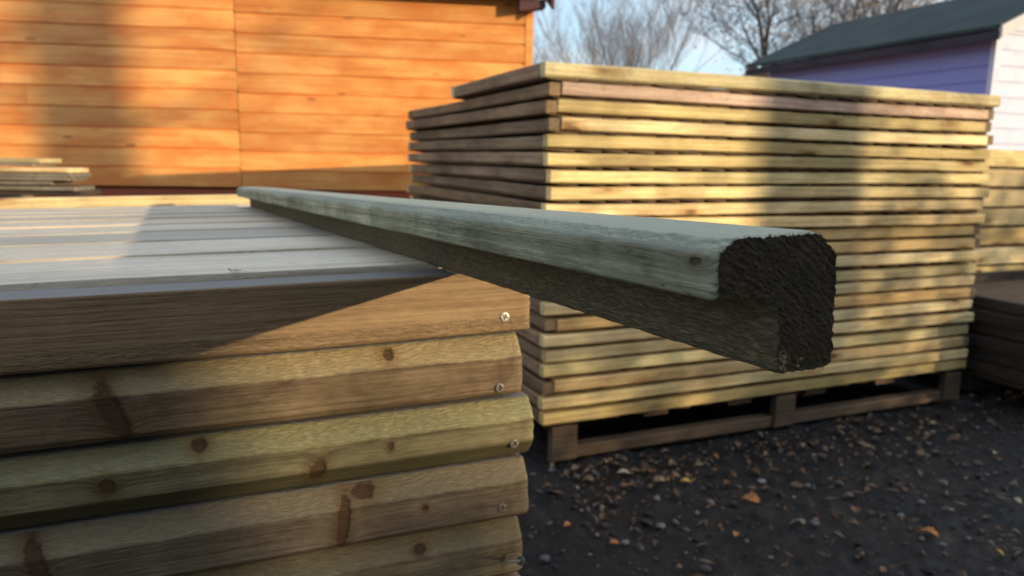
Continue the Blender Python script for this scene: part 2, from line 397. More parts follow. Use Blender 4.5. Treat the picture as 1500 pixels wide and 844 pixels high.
near_labels = [
    'top fence panel of the near stack, pale boards, smooth square front rail with bright screw',
    'fence panel directly under the smooth topmost rail, brown stained rail with long reddish knot',
    'green tinged fence panel of the near stack, round knots and dark sloping lower edge',
    'grey brown fence panel under the green tinged one, dark upright knot mid rail',
    'lowest fully seen fence panel of the near stack, bent screw sticking out of its rail']
me_nboards = boards_data(1.40, .74, .108, .011, .004, seed=3, top=.0035)
m_top = wood('silvered_boards', (.48, .42, .34), (.78, .71, .60), island=True, stain_amt=.45, stain=(.42, .34, .25), auto_knots=.15, bump=.8, tint=[(1.05, 1.0, .95), (.93, .97, 1.03)], grime=.15, specks=.6, stain_scale=(4, 60, 60), lowmul=(.85, 1.1), streak=(3, 260, 260), ring=0)
m_topstrip = None
for k, s in enumerate(hero_specs):
    root = empty('wooden_fence', mat=near_mat(s['du'], 0, s['w'])); tag(root, near_labels[k], 'fence panel', 'fence panels of the near stack')
    h = s['h']
    ch = (-.0155, s['ch'], .8) if s['kind'] != 'flat' else None
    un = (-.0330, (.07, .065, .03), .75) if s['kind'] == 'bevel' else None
    mt = wood('near_rail_timber_%d' % k, s['dark'], s['light'], knots=s['knots'], stain=s['stc'], stain_amt=s['st'], auto_knots=s['ak'], rand=False,
              chamfer=ch, under=un, grime=s['grime'], saw=s['saw'], bump=1., bands=14 if k else 0, knot_col=(.045, .024, .013), ring=s['ring'], topgrey=((.27, .27, .27), .9), fuzz=(-.0170, .01, .35) if s['kind'] != 'flat' else (-.05, -.034, .35), stain_scale=(22, 30, 30), streak=(7, 420, 420), specks=.35 if k else .15, bdist=.0008)
    if s['kind'] == 'flat': prof = [(.036, -h), (.038, -h + .002), (.038, -.001), (.037, 0), (.0012, 0), (0, -.0012), (0, -h + .0015), (.0015, -h)]; cs = ()
    elif s['kind'] == 'chamfer': prof = [(.036, -h), (.038, -h + .002), (.038, -.001), (.037, 0), (.0130, 0), (.0110, -.0012), (.0006, -.0150), (0, -.0165), (0, -h + .004), (.004, -h)]; cs = (4, 5, 6)
    else: prof = [(.036, -h), (.038, -h + .002), (.038, -.001), (.037, 0), (.0125, 0), (.0105, -.0010), (.0006, -.0130), (0, -.0145), (0, -.0325), (.0010, -.0340), (.0115, -h)]; cs = (4, 5)
    prof = prof[::-1]     # outward normals
    # outward normal check: profile should run so that tang -> (t_z,-t_y) points out
    A = sum(prof[i][0] * prof[(i + 1) % len(prof)][1] - prof[(i + 1) % len(prof)][0] * prof[i][1] for i in range(len(prof)))
    if A < 0:
        prof = prof[::-1]; cs2 = cs
    nseg = len(prof)
    # chamfer segments located geometrically
    segs = []
    for i in range(nseg):
        a, b = prof[i], prof[(i + 1) % nseg]
        if abs(a[0] - b[0]) > .005 and abs(a[1] - b[1]) > .005 and max(a[1], b[1]) > -.005: segs.append(i)
    rail = hero_rail('front_rail', prof, mt, root, k + 1, ch_seg=segs, amp=.0002 if k else .00006, ch_amp=.0006)
    V, F = beam_data(.80, .038, h, seed=50 + k, x0=-.80)
    br = mesh_obj('back_rail', V, F, m_rail, root, loc=(0, 1.46, .024 if k == 0 else 0))
    V, F = beam_data(1.40 if k == 0 else 1.38, .038, h, seed=60 + k, x0=0)
    er = mesh_obj('end_rail', V, F, m_rail if k == 0 else m_side, root, loc=(-.752, .048, .022 if k == 0 else -.0005), rot=(0, 0, R(90)))
    if k:
        er2 = mesh_obj('end_rail', V, F, m_side, root, loc=(-.004, .042, -.0006), rot=(0, 0, R(90)))
    if k == 0:
        b = boards_data(1.415, .742, .158, .0100, .0080, seed=3, top=.0042)
        b.V = [(x, y, z) for (x, y, z) in b.V]
        for q4 in range(0, len(b.V), 4):
            (x0_, y0_, za), (x1_, y1_, zb) = b.V[q4], b.V[q4 + 1]; b.V[q4] = (x0_, y0_, zb); b.V[q4 + 1] = (x1_, y1_, za)
        b.build('board_infill', m_top, root, loc=(-.748, .040, 0))
    else:
        b = boards_data(1.41, .71, .1085, .010, .004, seed=3 + k, top=-.034)
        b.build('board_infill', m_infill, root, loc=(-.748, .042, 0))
    sx, sz = s['screw']
    sc = link_copy(s['sm'].name and s['sm'], 'screw', rail, (sx, -.0002, sz), (0, R(rng.uniform(0, 80)), 0))
    if k == 4: sc.rotation_euler = (R(20), R(20), R(118)); sc.location = (-.006, -.012, sz); 
# the lower, mostly unseen panels that carry the stack
low = {}
V, F = beam_data(.80, .038, .045, seed=81, x0=-.80); low['f'] = to_mesh('rail', V, F, m_side)
V, F = beam_data(1.38, .038, .045, seed=82, x0=0); low['e'] = to_mesh('rail', V, F, m_side)
lb = boards_data(1.41, .71, .1085, .010, .004, seed=9, top=-.034); low['b'] = to_mesh('boards', lb.V, lb.F, m_infill)
for k in range(10):
    root = empty('wooden_fence', mat=near_mat(rng.uniform(-.006, .006), 0, -.246 - .049 * k))
    tag(root, 'fence panel in the lower half of the near stack, below the fifth rail', 'fence panel', 'fence panels low in the near stack')
    link_copy(low['f'], 'front_rail', root); link_copy(low['f'], 'back_rail', root, (0, 1.46, 0))
    link_copy(low['e'], 'end_rail', root, (-.752, .04, -.0005), (0, 0, R(90))); link_copy(low['e'], 'end_rail', root, (-.004, .04, -.0006), (0, 0, R(90)))
    link_copy(low['b'], 'board_infill', root, (-.748, .042, 0))

def pallet(name, loc, rz, L, Dp, h, label, xs_, mat=m_pallet):
    root = empty(name, loc, rz); tag(root, label, 'pallet')
    for i, y in enumerate((0, Dp / 2 - .04, Dp - .08)):
        for x in xs_:
            m = MB(); hb = h - .001 if y < .001 else h - .018
            V, F = beam_data(.085, .085 if y > .001 else .029, hb, seed=int(100 * x) + i, seg=2); m.add(V, F)
            m.build('block', mat, root, loc=(x + .045, y, hb))
        for a, b_ in zip(xs_[:-1], xs_[1:]):
            V, F = beam_data(b_ - a - .092, .045, .038, seed=i + 40, seg=8, x0=a + .09); mesh_obj('skid', V, F, mat, root, loc=(0, y + .012, .038))
    for x in np.linspace(.0, L - .1, 6):
        V, F = beam_data(Dp - .06, .095, .0165, seed=int(x * 50), seg=8, x0=0); mesh_obj('deck_board', V, F, mat, root, loc=(x + .095, .03, h - .0005), rot=(0, 0, R(90)))
    return root
pn = N - W * .80
pallet('pallet', (pn.x - U.x * .80 , pn.y - U.y * .80, 0), R(90 - 68.7), .80, 1.45, N.z - .246 - .49 - .03, 'timber pallet under the near stack of fence panels', (0, .70))

# ------------------------------------------------------------------ POST
PA = Vector((.0631, .2261, .8575)); az, el = R(-25.5), R(-1.68)
PX = Vector((math.sin(az) * math.cos(el), math.cos(az) * math.cos(el), math.sin(el)))
PS = PX.cross(Vector((0, 0, 1))).normalized(); PW = PS.cross(PX)
pm = Matrix.Translation(PA) @ Matrix((PX, -PS, PW)).transposed().to_4x4()
sw = [(0, .0006), (0, .0140), (.0008, .0158), (.0060, .0196), (.0085, .0203), (.041, .0212), (.0440, .0202), (.0505, .0148), (.0520, .0125), (.0532, -.0215), (.0522, -.0245), (.0495, -.0264), (.0310, -.0268), (.0283, -.0258), (.0272, -.0235), (.0256, -.0030), (.0240, -.0008), (.0012, -.0004)]
prof = [(-s, w_) for s, w_ in sw]
A = sum(prof[i][0] * prof[(i + 1) % len(prof)][1] - prof[(i + 1) % len(prof)][0] * prof[i][1] for i in range(len(prof)))
if A < 0: prof = prof[::-1]
segs = [i for i in range(len(prof)) if (lambda a, b: max(a[1], b[1]) > .0138 and min(a[1], b[1]) > .0138 - .001 and max(a[0], b[0]) > -.0087 and abs(a[1] - b[1]) > .0005)(prof[i], prof[(i + 1) % len(prof)])]
bot = [i for i in range(len(prof)) if (lambda a, b: (a[1] + b[1]) / 2 < -.001 and (a[0] + b[0]) / 2 > -.033)(prof[i], prof[(i + 1) % len(prof)])]
LP = 1.56
xs = list(np.linspace(0, .004, 9)) + list(np.arange(.0046, .26, .0008)) + list(np.arange(.261, .7, .002)) + list(np.linspace(.703, LP, 90))
def pdisp(P, Nn, S):
    near = np.clip(1 - P[:, 0] / .5, .25, 1)
    a = fbm(P * [70, 260, 260], 2) * .0002
    b = fbm(P * [4, 12, 12] + 3, 2) * .0006
    r = np.isin(S, segs); q = np.isin(S, bot)
    c = (fbm(P * [420, 800, 800] + 9, 2) * .00035 + fbm(P * [60, 200, 200] + 9, 2) * .00015) * r
    c = c + (fbm(P * [150, 650, 650] + 29, 3) * .0007 + np.minimum(0, fbm(P * [60, 400, 400] + 5, 2) + .25) * .0016) * q
    d = Nn * ((a + c) * near + b)[:, None]
    e = np.clip(1 - P[:, 0] / .004, 0, 1)
    d += Nn * (e * fbm(P * [1, 900, 900] + 41, 3) * .0010 - e ** 3 * .0007)[:, None]
    d[:, 0] += e * fbm(P * [1, 700, 700] + 77, 3) * .0006
    return d
m_post = wood('green_treated_timber', (.13, .135, .088), (.40, .40, .275), bands=13, topgrey=((.54, .55, .44), .8), fuzz=(-.03, -.0012, .65), stain=(.09, .10, .065), stain_amt=.5, rand=False, auto_knots=0,  # topgrey here puts sky light into the upper face colour
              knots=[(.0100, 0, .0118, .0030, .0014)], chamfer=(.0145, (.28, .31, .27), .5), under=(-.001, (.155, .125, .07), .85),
              bump=1.0, ring=110, stain_scale=(16, 60, 60), streak=(8, 500, 500), grime=.45, specks=.6, saw=.0, bdist=.0009, knot_col=(.03, .03, .02))
V, F, n, m_ = sweep_fine('post', prof, xs, m_post, pdisp, step=.0008)
F.append([(m_ - 1) * n + k for k in range(n)][::-1])
F = [tuple(f) for f in F]
post = mesh_obj('fence_post', V, F, m_post, smooth=True); post.matrix_world = pm
tag(post, 'long green grey rebated post across the near stack, dark sawn end jutting towards the viewer', 'fence post')
# sawn end grain
ring = [V[k] for k in range(n)]; poly2 = [Vector((r_[1], r_[2])) for r_ in ring]
def inside(x, y):
    c = False; j = n - 1
    for i in range(n):
        xi, yi = poly2[i]; xj, yj = poly2[j]
        if (yi > y) != (yj > y) and x < (xj - xi) * (y - yi) / (yj - yi) + xi: c = not c
        j = i
    return c
pts = list(poly2); g_ = .00048
ys = np.arange(-.0545, .002, g_); zs = np.arange(-.028, .0225, g_)
for y in ys:
    for z in zs:
        y2 = y + rng.uniform(-.3, .3) * g_; z2 = z + rng.uniform(-.3, .3) * g_
        if inside(y2, z2): pts.append(Vector((y2, z2)))
vo, ed, fo, _, _, _ = delaunay_2d_cdt(pts, [(i, (i + 1) % n) for i in range(n)], [], 1, 1e-7)
vo = np.array([tuple(v) for v in vo]); PP = np.zeros((len(vo), 3)); PP[:, 1:] = vo
q1 = (PP[:, 1] * .80 + PP[:, 2] * .6); q2 = (-PP[:, 1] * .6 + PP[:, 2] * .80)
rot = np.stack([q1 * 330, q2 * 640, q1 * 0], 1)
dx = fbm(rot * [1.5, 1.7, 1], 2) * .00034 + fbm(PP * 1500 + 5, 2) * .0003 + fbm(PP * 120, 2) * .0006
# keep the rim on the ring
rim = {}
ringarr = np.array(ring)
for i in range(len(vo)):
    d2 = (ringarr[:, 1] - vo[i, 0]) ** 2 + (ringarr[:, 2] - vo[i, 1]) ** 2; j = int(d2.argmin()); dd = math.sqrt(d2[j])
    k = min(1, dd / .0012); dx[i] = dx[i] * k + ringarr[j, 0] * (1 - k) - .0002 * (1 - k)
EV = [(dx[i], vo[i, 0], vo[i, 1]) for i in range(len(vo))]; EF = [tuple(f) for f in fo]
# torn fibres standing off the cut edge and face
def fibre(px_, py_, pz_, dirv, ln, rad):
    b0 = len(EV); dv = Vector(dirv).normalized(); a = dv.orthogonal().normalized(); b = dv.cross(a); P0 = Vector((px_, py_, pz_))
    bend = Vector((rng.uniform(-1, 1), rng.uniform(-1, 1), rng.uniform(-1, 1))) * ln * .3
    for t, r_ in ((0, rad), (.6, rad * .7)):
        for q in range(3): EV.append(tuple(P0 + dv * ln * t + bend * t * t + (a * math.cos(q * 2.09) + b * math.sin(q * 2.09)) * r_))
    EV.append(tuple(P0 + dv * ln + bend))
    for q in range(3): EF.append((b0 + q, b0 + (q + 1) % 3, b0 + 3 + (q + 1) % 3, b0 + 3 + q)); EF.append((b0 + 3 + q, b0 + 3 + (q + 1) % 3, b0 + 6))
cy, cz = -.030, -.002
for i in range(240):
    k = rng.randrange(n); x, y, z = ring[k]
    kk = ring[(k + 2) % n]; kp = ring[(k - 2) % n]; tn = Vector((0, kk[2] - kp[2], -(kk[1] - kp[1]))).normalized()
    fibre(x + .0003, y, z, (rng.uniform(-1, .2), tn.y * rng.uniform(.2, 1) + rng.uniform(-.4, .4), tn.z * rng.uniform(.2, 1) + rng.uniform(-.4, .4)), rng.uniform(.0004, .0013), rng.uniform(.00008, .00016))
for i in range(160):
    j = rng.randrange(n, len(vo)); fibre(dx[j] + .0002, vo[j, 0], vo[j, 1], (-1, rng.uniform(-1, 1), rng.uniform(-1, 1)), rng.uniform(.0005, .0014), rng.uniform(.00007, .00015))
g = G('sawn_end_grain', .85); g.b.inputs['Specular IOR Level'].default_value = .15
Pp = g.tc.outputs['Object']; yy, zz = g.sep(Pp)[1], g.sep(Pp)[2]
qa = g.math('ADD', g.math('MULTIPLY', yy, .80), g.math('MULTIPLY', zz, .6)); qb = g.math('ADD', g.math('MULTIPLY', yy, -.6), g.math('MULTIPLY', zz, .8))
rr = g.noise(g.comb(g.math('MULTIPLY', qa, 220.), g.math('MULTIPLY', qb, 1400.), 0.), 1, 4, .65)
c = g.mix(g.step(rr, .2, .85), (.026, .022, .013), (.125, .102, .066))
gr_ = g.vm('LENGTH', g.vm('SUBTRACT', Pp, (0, .012, -.055))); gr_ = g.math('MULTIPLY_ADD', g.math('SINE', g.math('ADD', g.math('MULTIPLY', gr_, 2300.), g.math('MULTIPLY', g.noise(Pp, 120, 2), 3.))), .5, .5)
c = g.mix(g.math('MULTIPLY', gr_, .45), c, (.025, .018, .011))
c = g.mix(g.math('MULTIPLY', g.step(g.noise(Pp, 90, 3), .5, .75), .4), c, (.035, .042, .022))
dk = g.vm('LENGTH', g.vm('MULTIPLY', g.vm('SUBTRACT', Pp, (0, -.0300, -.0215)), (0, 1 / .0026, 1 / .0050)))
sp = g.math('MULTIPLY', g.step(dk, .5, 1.1, 1, 0), g.step(g.noise(Pp, 700, 3), .46, .56))
dk2 = g.vm('LENGTH', g.vm('MULTIPLY', g.vm('SUBTRACT', Pp, (0, -.0375, -.0225)), (0, 1 / .0018, 1 / .0030)))
sp = g.math('MAXIMUM', sp, g.math('MULTIPLY', g.step(dk2, .5, 1.1, 1, 0), g.step(g.noise(Pp, 900, 3), .5, .58)))
sp = g.math('MAXIMUM', sp, g.math('MULTIPLY', g.step(g.noise(Pp, 420, 3, .6), .70, .76), .5))
c = g.mix(sp, c, (.34, .25, .17))
m_end = g.done(c, g.bump(g.math('ADD', rr, g.noise(Pp, 1500, 3)), .7, .0004))
eg = mesh_obj('sawn_end', EV, EF, m_end, post); tag(eg, 'dark rough sawn end grain of the post')

# ------------------------------------------------------------------ FAR (TALL) STACK
AZU, AZD = 67.0, -22.2
K = Vector((.099, 2.10, 1.1144)); RZ = R(90 - AZU)
Uv = Vector((math.sin(R(AZU)), math.cos(R(AZU)), 0)); Dv = Vector((-Uv.y, Uv.x, 0))
H_R = .0343; PITCH = .0478
def variants(L, n, mat, h=H_R, dep=.034, x0=0.): 
    out = []
    for i in range(n):
        V, F = beam_data(L, dep, h, seed=rng.randrange(9999), x0=x0, seg=26, wob=.0026); out.append(to_mesh('rail', V, F, mat))
    return out
longA = variants(1.83, 4, m_rail); longB = variants(1.83 - .074, 4, m_rail, x0=.037); longP = variants(1.83, 1, m_pink)
endA = variants(1.50 - .072, 4, m_side, x0=.036); endB = variants(1.50, 4, m_side)
def infill_mesh(Lx, Ly, seed):       # boards running along y, side by side in x
    b = boards_data(Lx, Ly, .088, .0131, .0035, seed=seed, top=0, jit=.006)
    V = [(y, x, -.0131 - z) for (x, y, z) in b.V]; F = list(b.F)
    return V, F
infs = []
for i in range(4):
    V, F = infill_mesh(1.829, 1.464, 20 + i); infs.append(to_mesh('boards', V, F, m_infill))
ordn = ['first', 'second', 'third', 'fourth', 'fifth', 'sixth', 'seventh', 'eighth', 'ninth', 'tenth', 'eleventh', 'twelfth', 'thirteenth', 'fourteenth', 'fifteenth', 'sixteenth', 'seventeenth', 'eighteenth', 'nineteenth', 'twentieth', 'twenty-first', 'twenty-second']
for k in range(21):
    z = K.z - PITCH * k; a = rng.uniform(-.007, .007) + (.004 if k == 0 else 0); b_ = rng.uniform(-.004, .004)
    if k in (1, 4, 7): a -= .010
    root = empty('wooden_fence', (K.x + Uv.x * a + Dv.x * b_, K.y + Uv.y * a + Dv.y * b_, z), RZ + R(rng.uniform(-.25, .25))); root.rotation_euler[1] = R(rng.uniform(-.05, .05))
    look = 'pinkish rail' if k == 0 else ('bottom one resting on the pallet' if k == 20 else 'yellow pine rail')
    tag(root, '%s fence panel from the top of the tall stack, %s' % (ordn[k + 1], look), 'fence panel', 'fence panels of the tall stack')
    typeB = k in (0, 1, 2, 9, 10, 14, 18)
    if typeB: fr = longB; en = endB
    else: fr = longA; en = endA
    f = link_copy(longP[0] if False else rng.choice(fr), 'front_rail', root); link_copy(rng.choice(fr), 'back_rail', root, (0, 1.466, 0))
    if k == 0:
        f.data = f.data.copy(); f.data.materials[0] = m_pink
    oe = 0 if typeB else 0
    link_copy(rng.choice(en), 'end_rail', root, (.034, 0, -.0004), (0, 0, R(90))); link_copy(rng.choice(en), 'end_rail', root, (1.83, 0, -.0004), (0, 0, R(90)))
    link_copy(rng.choice(infs), 'board_infill', root, (.0005, .020, -H_R - .0002))
# the shorter panel on top
T0 = Vector((.0805, 2.09, 1.1665))
root = empty('wooden_fence', T0, R(90 - 67.3)); tag(root, 'smaller fence panel lying loose on the very top of the tall stack', 'fence panel', 'fence panels of the tall stack')
V, F = beam_data(1.845, .036, .040, seed=5, x0=0, seg=26, wob=.002, bev=.006)
m_toprail = wood('olive_pine', (.50, .42, .22), (.84, .74, .45), stain_amt=.5, auto_knots=.6)
mesh_obj('front_rail', V, F, m_toprail, root); mesh_obj('back_rail', V, F, m_rail, root, loc=(0, .80, 0))
V, F = beam_data(.76, .034, .040, seed=6, x0=.038); 
for x in (.034, 1.842): mesh_obj('end_rail', V, F, m_side, root, loc=(x, 0, -.0003), rot=(0, 0, R(90)))
V, F = infill_mesh(1.82, .82, 31); mesh_obj('board_infill', V, F, m_infill, root, loc=(.008, .010, -.0402))
ptz = K.z - PITCH * 21 + .0005
pallet('pallet', (K.x + Uv.x * .03, K.y + Uv.y * .03, 0), RZ, 1.80, 1.46, ptz, 'timber pallet under the tall stack of fence panels', (0, .86, 1.70))

# ------------------------------------------------------------------ RIGHT BACKGROUND STACKS
def simple_panel(root, L, Dp, h, bh, mat, mat2, seed):
    V, F = beam_data(L, .036, h, seed=seed, x0=0, seg=14, wob=.002)
    mesh_obj('front_rail', V, F, mat, root); link_copy(root.children[0].data, 'back_rail', root, (0, Dp - .036, 0))
    V, F = beam_data(Dp - .076, .036, h, seed=seed + 1, x0=.038)
    o = mesh_obj('end_rail', V, F, mat2, root, loc=(.036, 0, -.0004), rot=(0, 0, R(90))); link_copy(o.data, 'end_rail', root, (L, 0, -.0004), (0, 0, R(90)))
    b = boards_data(L - .016, Dp - .03, .09, bh, bh * .4, seed=seed, top=0)
    V = [(y, x, z) for (x, y, z) in b.V]; F = [f[::-1] for f in b.F]
    mesh_obj('board_infill', V, F, m_infill, root, loc=(.008, .012, -h - .0002))
for k in range(9):
    root = empty('wooden_fence', (2.28 + rng.uniform(-.01, .01), 3.75, .995 - .1 * k), R(90 - 70))
    tag(root, '%s thick pale fence panel from the top of the stack below the white shed wall' % ordn[k], 'fence panel', 'thick fence panels right of the tall stack')
    simple_panel(root, 1.6, 1.2, .084, .015, m_rail if k < 7 else m_pink, m_side, 300 + 3 * k)
pallet('pallet', (2.30, 3.77, 0), R(20), 1.55, 1.15, .094, 'timber pallet under the thick panels at the right picture edge', (0, .72, 1.45))
m_dark = wood('dark_timber', (.025, .02, .018), (.075, .062, .054), stain_amt=.6, auto_knots=.2)  # near-black colour holds the shade on the low stack
for k in range(6):
    root = empty('wooden_fence', (2.02 + rng.uniform(-.012, .012), 2.53, .3965 - .052 * k), R(90 - 67 + 1.2 * (k % 2)))
    tag(root, '%s dark fence panel from the top of the low stack beyond the tall one' % ordn[k], 'fence panel', 'dark panels of the low stack')
    simple_panel(root, 1.5, .9, .042, .0095, m_dark, m_dark, 400 + 3 * k)
pallet('pallet', (2.03, 2.54, 0), R(23), 1.45, .88, .085, 'dark pallet under the low stack at the right picture edge', (0, .7, 1.36), mat=m_dark)

# ------------------------------------------------------------------ LEFT: thin boards on another low stack
base_z = .62
for k in range(10):
    root = empty('wooden_fence', (-3.35, 2.12, .64 - .0645 * k), R(5))
    tag(root, 'fence panel of the half hidden stack behind the near stack, %s from its top' % ordn[k], 'fence panel', 'panels of the stack carrying the thin boards')
    simple_panel(root, 2.20, .9, .052, .0115, m_dark if k else m_dark, m_dark, 500 + 3 * k)
pile = [(-1.225, .770, .014, m_dark), (-1.235, .785, .011, m_grey), (-1.30, .797, .010, m_grey), (-1.25, .808, .010, m_grey), (-1.24, .819, .010, m_grey), (-1.245, .830, .012, m_rail), (-1.34, .843, .009, m_grey), (-1.33, .853, .012, m_rail)]
for i, (xe, z, h, mt) in enumerate(pile):
    V, F = beam_data(1.7, .12, h, seed=700 + i, x0=-1.7, bev=.001, seg=16, wob=.0015)
    o = mesh_obj('thin_board', V, F, mt, loc=(xe - .005, 2.10 + rng.uniform(-.012, .012), z + .0006 + (h - .010) * 0 + .000), rot=(0, 0, R(4 + rng.uniform(-1, 1))))
    tag(o, 'thin board in the small pile against the orange wall, %s from the bottom' % ordn[i], 'board', 'thin boards piled at the left picture edge')
# fix heights so each rests on the one below
zc = .776
for i_, x_ in enumerate((-1.55, -2.45)):
    V, F = beam_data(.22, .07, .134, seed=90 + i_, x0=0, seg=3); o = mesh_obj('timber_offcut', V, F, m_side, loc=(x_, 2.13 + .08 * (x_ + 2.0), .7745), rot=(0, 0, R(88)))
    tag(o, ['short timber offcut propping up the thin board pile, right hand one', 'short timber offcut propping up the thin board pile beyond the picture edge'][i_], 'offcut')
for o in [o for o in col.objects if o.name.startswith('thin_board')]:
    hh = -min(v.co.z for v in o.data.vertices); o.location.z = zc + hh; zc += hh + .0006
# yellow leaf by the back rail
m_leafy = None

# ------------------------------------------------------------------ ORANGE SHED
def clad_data(Lx, z0, z1, pitch, groove=.007, dep=.006, seed=0, breaks=None):
    groove *= 1.5; dep *= 1.8
    """horizontal shiplap boards as separate islands; face at y=0 looking to -y"""
    r = random.Random(seed); m = MB(); z = z0
    while z < z1 - .001:
        top = min(z + pitch, z1)
        xs_ = [0] + sorted((breaks or {}).get(round((z - z0) / pitch), [])) + [Lx]
        for a, b in zip(xs_[:-1], xs_[1:]):
            n_ = max(2, int((b - a) / .25)); V = []; o = r.uniform(-.001, .001)
            for i in range(n_ + 1):
                x = a + (b - a) * i / n_; q = r.uniform(-.0006, .0006)
                V += [(x, .012, z), (x, o + q + .0015, z + .0003), (x, o + q, z + .002), (x, o + q, top - groove), (x, dep + o, top - groove * .75), (x, dep + o, top), (x, .02, top)]
            F = [(i * 7 + j + 1, i * 7 + j, (i + 1) * 7 + j, (i + 1) * 7 + j + 1) for i in range(n_) for j in range(6)]
            m.add(V, F)
        z += pitch
    return m
g = G('orange_stain', .42)
P = g.tc.outputs['Object']; ri = g.geo.outputs['Random Per Island']
P2 = g.vm('ADD', P, g.comb(g.math('MULTIPLY', ri, 40.), 0., 0.))
s1 = g.noise(g.vm('MULTIPLY', P2, (1.6, 1, 60)), 1, 4, .6); s2 = g.noise(g.vm('MULTIPLY', P2, (3, 3, 9)), 1, 4, .6)
c = g.mix(g.step(s2, .32, .68), (.78, .26, .055), (.95, .47, .14)); c = g.mix(g.math('MULTIPLY', g.step(s1, .35, .75), .45), c, (.50, .15, .028))
c = g.mix(1., c, g.comb(*[g.math('MULTIPLY_ADD', ri, .35, .8)] * 3), 'MULTIPLY')
vk = g.voro(g.vm('MULTIPLY', P2, (2.6, 1, 9)), 1); kd = g.math('MULTIPLY', g.step(vk.outputs['Distance'], .05, .11, 1, 0), g.math('GREATER_THAN', g.sep(vk.outputs['Color'])[0], .45))
c = g.mix(g.math('MULTIPLY', kd, .65), c, (.22, .05, .012))
m_orange = g.done(c, g.bump(s1, .25, .002))
g = G('red_brown_shade', .5); s1 = g.noise(g.vm('MULTIPLY', g.tc.outputs['Object'], (3, 3, 40)), 1, 3)
m_redbrown = g.done(g.mix(s1, (.25, .05, .018), (.36, .085, .03)))  # shadow on the shed base, as a darker red-brown
g = G('purple_brown_stain_shadow', .55); s1 = g.noise(g.vm('MULTIPLY', g.tc.outputs['Object'], (3, 30, 30)), 1, 3)
m_fascia = g.done(g.mix(s1, (.06, .02, .025), (.10, .035, .035)))
def felt(name, a, b):
    g = G(name, .9); n1 = g.noise(g.tc.outputs['Object'], 3, 5); n2 = g.noise(g.tc.outputs['Object'], 300, 2)
    return g.done(g.mix(g.step(n1, .3, .7), a, b), g.bump(n2, .6, .003))
m_felt = felt('green_roof_felt', (.012, .028, .031), (.024, .045, .046))
rz = R(90 - 81.3); S0 = Vector((.0999, 4.7667, 0))
shed = empty('orange_shed', S0, rz); tag(shed, 'large orange stained timber shed with horizontal cladding on the left', 'shed')
xs0 = -1.762           # seam position along the wall
def wall(name, x0, x1, z0, z1, pitch, mat, parent, seed, breaks=None, y=0, flip=False, groove=.007):
    m = clad_data(x1 - x0, z0, z1, pitch, seed=seed, breaks=breaks, groove=groove)
    return m.build(name, mat, parent, loc=(x0, y, 0))
o1 = wall('wall_cladding', -7.4, xs0 - .0015, .712, 2.0, .1135, m_orange, shed, 1, {i: [rng.uniform(1, 5.4)] for i in (1, 4, 7)})
o2 = wall('wall_cladding', xs0 + .0015, -.045, .700, 2.0, .1135, m_orange, shed, 2)
clad_data(7.355, .02, .698, .113, seed=15).build('shadow_base_boards', m_redbrown, shed, loc=(-7.4, .004, 0))  # shadow of the tall stack painted as a band of darker boards
m = MB(); m.box((-.0435, -.003, .02), (.004, .03, 2.0)); m.build('corner_trim', m_orange, shed)
m = MB(); m.add([(-.10, -.10, 1.785), (.06, -.10, 1.81), (.06, -.10, 1.854), (-.10, -.10, 1.854), (-.10, -.006, 1.785), (.06, -.006, 1.81), (.06, -.006, 1.854), (-.10, -.006, 1.854)], [(0, 1, 2, 3), (7, 6, 5, 4), (0, 4, 5, 1), (2, 6, 7, 3), (0, 3, 7, 4), (1, 5, 6, 2)]); m.build('eave_shadow_block', m_fascia, shed)  # dark prism shaped as the shadow cast by the eave end
o3 = clad_data(2.4, .02, 2.0, .1135, seed=4).build('side_wall', m_orange, shed, loc=(-.0, .031, 0), rot=(0, 0, R(90)))
m = MB(); m.box((-7.4, 2.40, .02), (-.05, 2.43, 2.0)); m.box((-7.4, .031, .02), (-7.37, 2.39, 2.0)); m.build('back_wall', m_orange, shed)
m = MB()   # roof: ridge along x
for sgn in (0,):
    e0 = (-.10, 1.905); rg = (1.22, 2.50); e1 = (2.55, 1.905)
    for (a, b) in ((e0, rg), (rg, e1)):
        V = []
        for x in (-7.55, .085):
            V += [(x, a[0], a[1]), (x, b[0], b[1]), (x, b[0], b[1] + .025), (x, a[0], a[1] + .025)]
        m.add(V, [(0, 1, 2, 3), (7, 6, 5, 4), (0, 4, 5, 1), (3, 2, 6, 7), (0, 3, 7, 4), (1, 5, 6, 2)])
rf = m.build('roof', m_felt, shed)
m = MB(); m.box((-7.5, -.122, 1.855), (.085, -.102, 1.925)); m.build('fascia', m_fascia, shed)
m = MB()
for (a, b) in (((-.15, 1.79), (1.22, 2.40)), ((1.22, 2.40), (2.60, 1.79))):
    V = []
    for x in (.087, .104): V += [(x, a[0], a[1]), (x, b[0], b[1]), (x, b[0], b[1] + .12), (x, a[0], a[1] + .12)]
    m.add(V, [(0, 3, 2, 1), (4, 5, 6, 7), (0, 1, 5, 4), (2, 3, 7, 6), (0, 4, 7, 3), (1, 2, 6, 5)])
m.build('bargeboard', m_fascia, shed)

